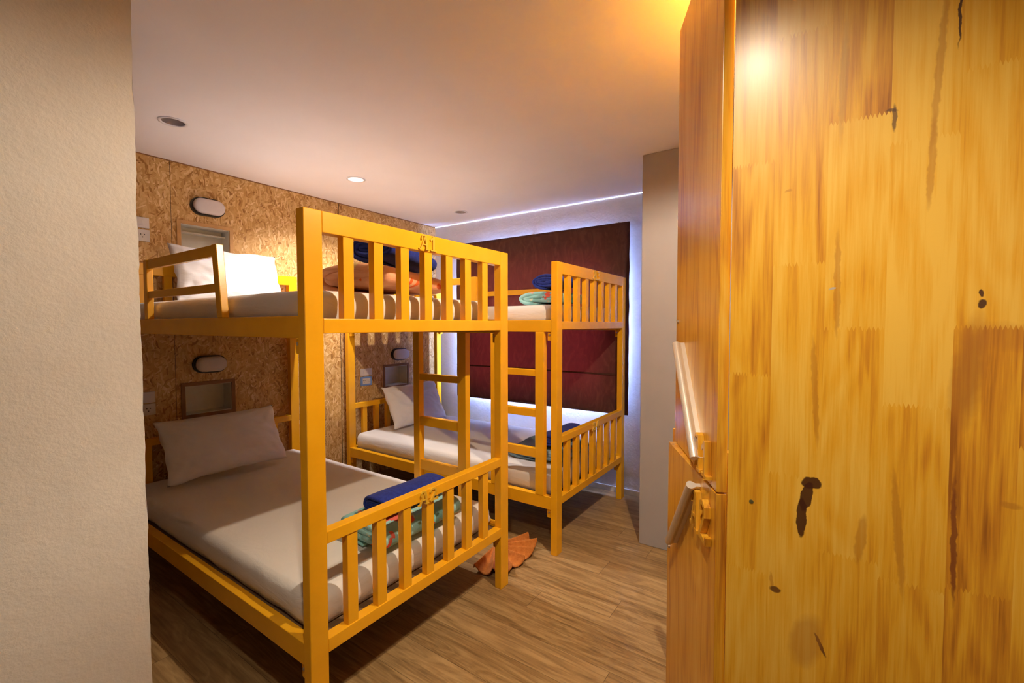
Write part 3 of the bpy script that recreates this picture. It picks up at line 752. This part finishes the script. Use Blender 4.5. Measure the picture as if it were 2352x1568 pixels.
for i in range(na):
    bm.faces.new((tp[nr][i], tp[nr][i+1], bt[nr][i+1], bt[nr][i])); bm.faces.new((tp[0][i+1], tp[0][i], bt[0][i], bt[0][i+1]))
for j in range(nr):
    bm.faces.new((tp[j][0], tp[j+1][0], bt[j+1][0], bt[j][0])); bm.faces.new((tp[j+1][na], tp[j][na], bt[j][na], bt[j+1][na]))
bmesh.ops.recalc_face_normals(bm, faces=bm.faces[:])
o = obj('towel', bm, TERRY, None, True); o.location = (1.835, 2.25, -0.002); o.rotation_euler = (0, 0, math.radians(5))
tag(o, 'terracotta towel folded into a fan on the floor behind a bed post', 'towel')

# ------------------------------------------------------------------ wooden locker
LX, LY = 3.282, 1.150; LDEP = 0.46; LTOP = 2.31; CW = 0.46
lk = thing('locker', 'large wooden locker with two door columns at the right', 'locker', (LX, LY, 0))
# side panel made of finger-jointed staves (tone/seed per stave)
sx = [0.002, 0.079, 0.167, 0.258, 0.349, 0.430, LDEP+0.04]
joints = [[0.40, 0.878, 1.295, 1.731], [0.62, 1.094, 1.52, 1.968], [0.52, 0.954, 1.392, 1.780], [0.45, 0.929, 1.254, 1.723], [0.50, 0.944, 1.395, 1.823], [0.7, 1.2, 1.6, 2.0]]
tones = [[.4, .55, .45, .35, .5], [.3, .55, .70, .6, .62], [.2, .45, .60, .8, .15], [.2, .75, .62, .85, .85], [.15, .35, .2, .62, .55], [.3, .4, .4, .5, .5]]
bm = bmesh.new(); lt_ = bm.faces.layers.float.new('tone'); ls_ = bm.faces.layers.float.new('seed')
nt = 14
def jpts(i, z):
    x0_, x1_ = sx[i], sx[i+1]; out = []
    for k in range(nt*2+1):
        out.append((x0_+(x1_-x0_)*k/(nt*2), z+(0.0055 if k % 2 else -0.0055)*(0.7+0.3*random.random())))
    return out
for i in range(6):
    flat = lambda z: [(sx[i]+(sx[i+1]-sx[i])*k/(nt*2), z) for k in range(nt*2+1)]
    edges_ = [flat(0.0)]+[jpts(i, z) for z in joints[i]]+[flat(LTOP)]
    rows = [[bm.verts.new((x, 0.0, z)) for x, z in e] for e in edges_]
    for s in range(5):
        for k in range(nt*2):
            f = bm.faces.new((rows[s][k], rows[s][k+1], rows[s+1][k+1], rows[s+1][k])); f[lt_] = tones[i][s]; f[ls_] = i*7.3+s*3.1+1.0
nf = len(bm.faces)
bx(bm, 0.002, LDEP+0.04, 0.0005, 0.022, 0, LTOP)
bm.faces.ensure_lookup_table()
for f in bm.faces[nf:]: f[lt_] = 0.5; f[ls_] = 2.0
sp = obj('side_panel', bm, WOODPANEL, lk)
# object coordinates of the panel start at the locker corner: shift the knot pattern with a vertex-space match
for v in sp.data.vertices: v.co.x += LX
sp.location = (-LX, 0, 0)
sc_ = bmesh.new(); cyl(sc_, Vector((0.048, -0.0006, 1.026)), (0, 1, 0), 0.0042, 0.0012, 16)
bx(sc_, 0.0455, 0.0505, -0.0016, -0.0010, 1.0255, 1.0265); bx(sc_, 0.0475, 0.0485, -0.0016, -0.0010, 1.0235, 1.0285)
obj('screw', sc_, simple('brass_screw', (0.30, 0.28, 0.12), 0.4, 0.5, 0.8), lk)
box('divider', 0.0, LDEP, CW-0.011, CW+0.011, 0.0, LTOP, WOOD, lk)
box('side_panel', 0.0, LDEP, 2*CW-0.022, 2*CW, 0.0, LTOP, WOOD, lk)
box('back_panel', LDEP-0.012, LDEP, 0.022, 2*CW-0.022, 0.0, LTOP, WOOD, lk)
for z in (0.03, 1.012, LTOP-0.022):
    box('shelf', 0.002, LDEP-0.012, 0.022, CW-0.011, z, z+0.020, WOOD, lk); box('shelf', 0.002, LDEP-0.012, CW+0.011, 2*CW-0.022, z, z+0.020, WOOD, lk)
def door(hy, ang, z0, z1, w, code, handle, screw_z, label=None, hx=-0.001):
    """door hinged at (hx,hy); rotates outwards (towards -x) by ang; local s along door, t outward"""
    a_ = math.radians(ang)
    Mx = Matrix.Translation((hx, hy, 0)) @ Matrix.Rotation(a_, 4, 'Z')
    # local frame: +y along door, -x outward
    bm = bx(bmesh.new(), -0.022, 0.0, 0.0, w, z0, z1, 0.0012)
    d = obj('door', bm, WOOD, lk); d.matrix_local = Mx
    if label: d['label'] = label
    if handle:
        (s0, h0), (s1, h1) = handle
        dv = Vector((0, s1-s0, h1-h0)); L = dv.length; dn = dv.normalized(); side = Vector((1, 0, 0)).cross(dn)
        hb = bmesh.new()
        prof = [(-0.022, 0.0045), (-0.033, 0.0045), (-0.036, 0.006)]+[(-0.0455+0.0105*math.cos(q), 0.0105*math.sin(q)) for q in [math.radians(40+k*280/16) for k in range(17)]]+[(-0.036, -0.006), (-0.033, -0.0045), (-0.022, -0.0045)]
        p0 = Vector((0, s0, h0))
        prism(hb, prof, lambda u, v, q: p0+dn*q+side*v+Vector((u, 0, 0)), 0, L)
        bmesh.ops.recalc_face_normals(hb, faces=hb.faces[:])
        h = obj('handle', hb, ALU, d); h['label'] = 'diagonal aluminium bar handle'
    if code:
        zc, hh = code[1], code[2]; k = 0.085
        for q, ch in enumerate(code[0]):
            s_ = 0.150-q*0.070
            g_ = glyph(ch, lambda u, v, dd: Vector((dd, s_-u*k*0.95, zc+v*hh)), -0.0225, -0.036)
            obj('letter' if ch == 'A' else 'digit', g_, WOOD, d)
    if screw_z:
        kb = bmesh.new(); cyl(kb, Vector((-0.0245, w-0.03, screw_z)), (1, 0, 0), 0.006, 0.006, 16); obj('lock_screw', kb, STEEL, d)
    return d
door(0.012, 25.4, 1.030, LTOP-0.002, 0.450, ('A1', 1.045, 0.085), ((0.10, 1.075), (0.335, 1.345)), 1.41, 'upper locker door standing ajar, numbered A1')
door(0.012, 27.9, 0.020, 1.026, 0.450, ('A2', 0.895, 0.095), ((0.115, 1.005), (0.335, 0.755)), 0.70, 'lower locker door standing ajar, numbered A2')
door(CW+0.012, 0.0, 1.030, LTOP-0.002, 0.440, None, None, None)
door(CW+0.012, 43.0, 0.020, 0.985, 0.440, None, None, None, 'lower door of the far column standing wide open')
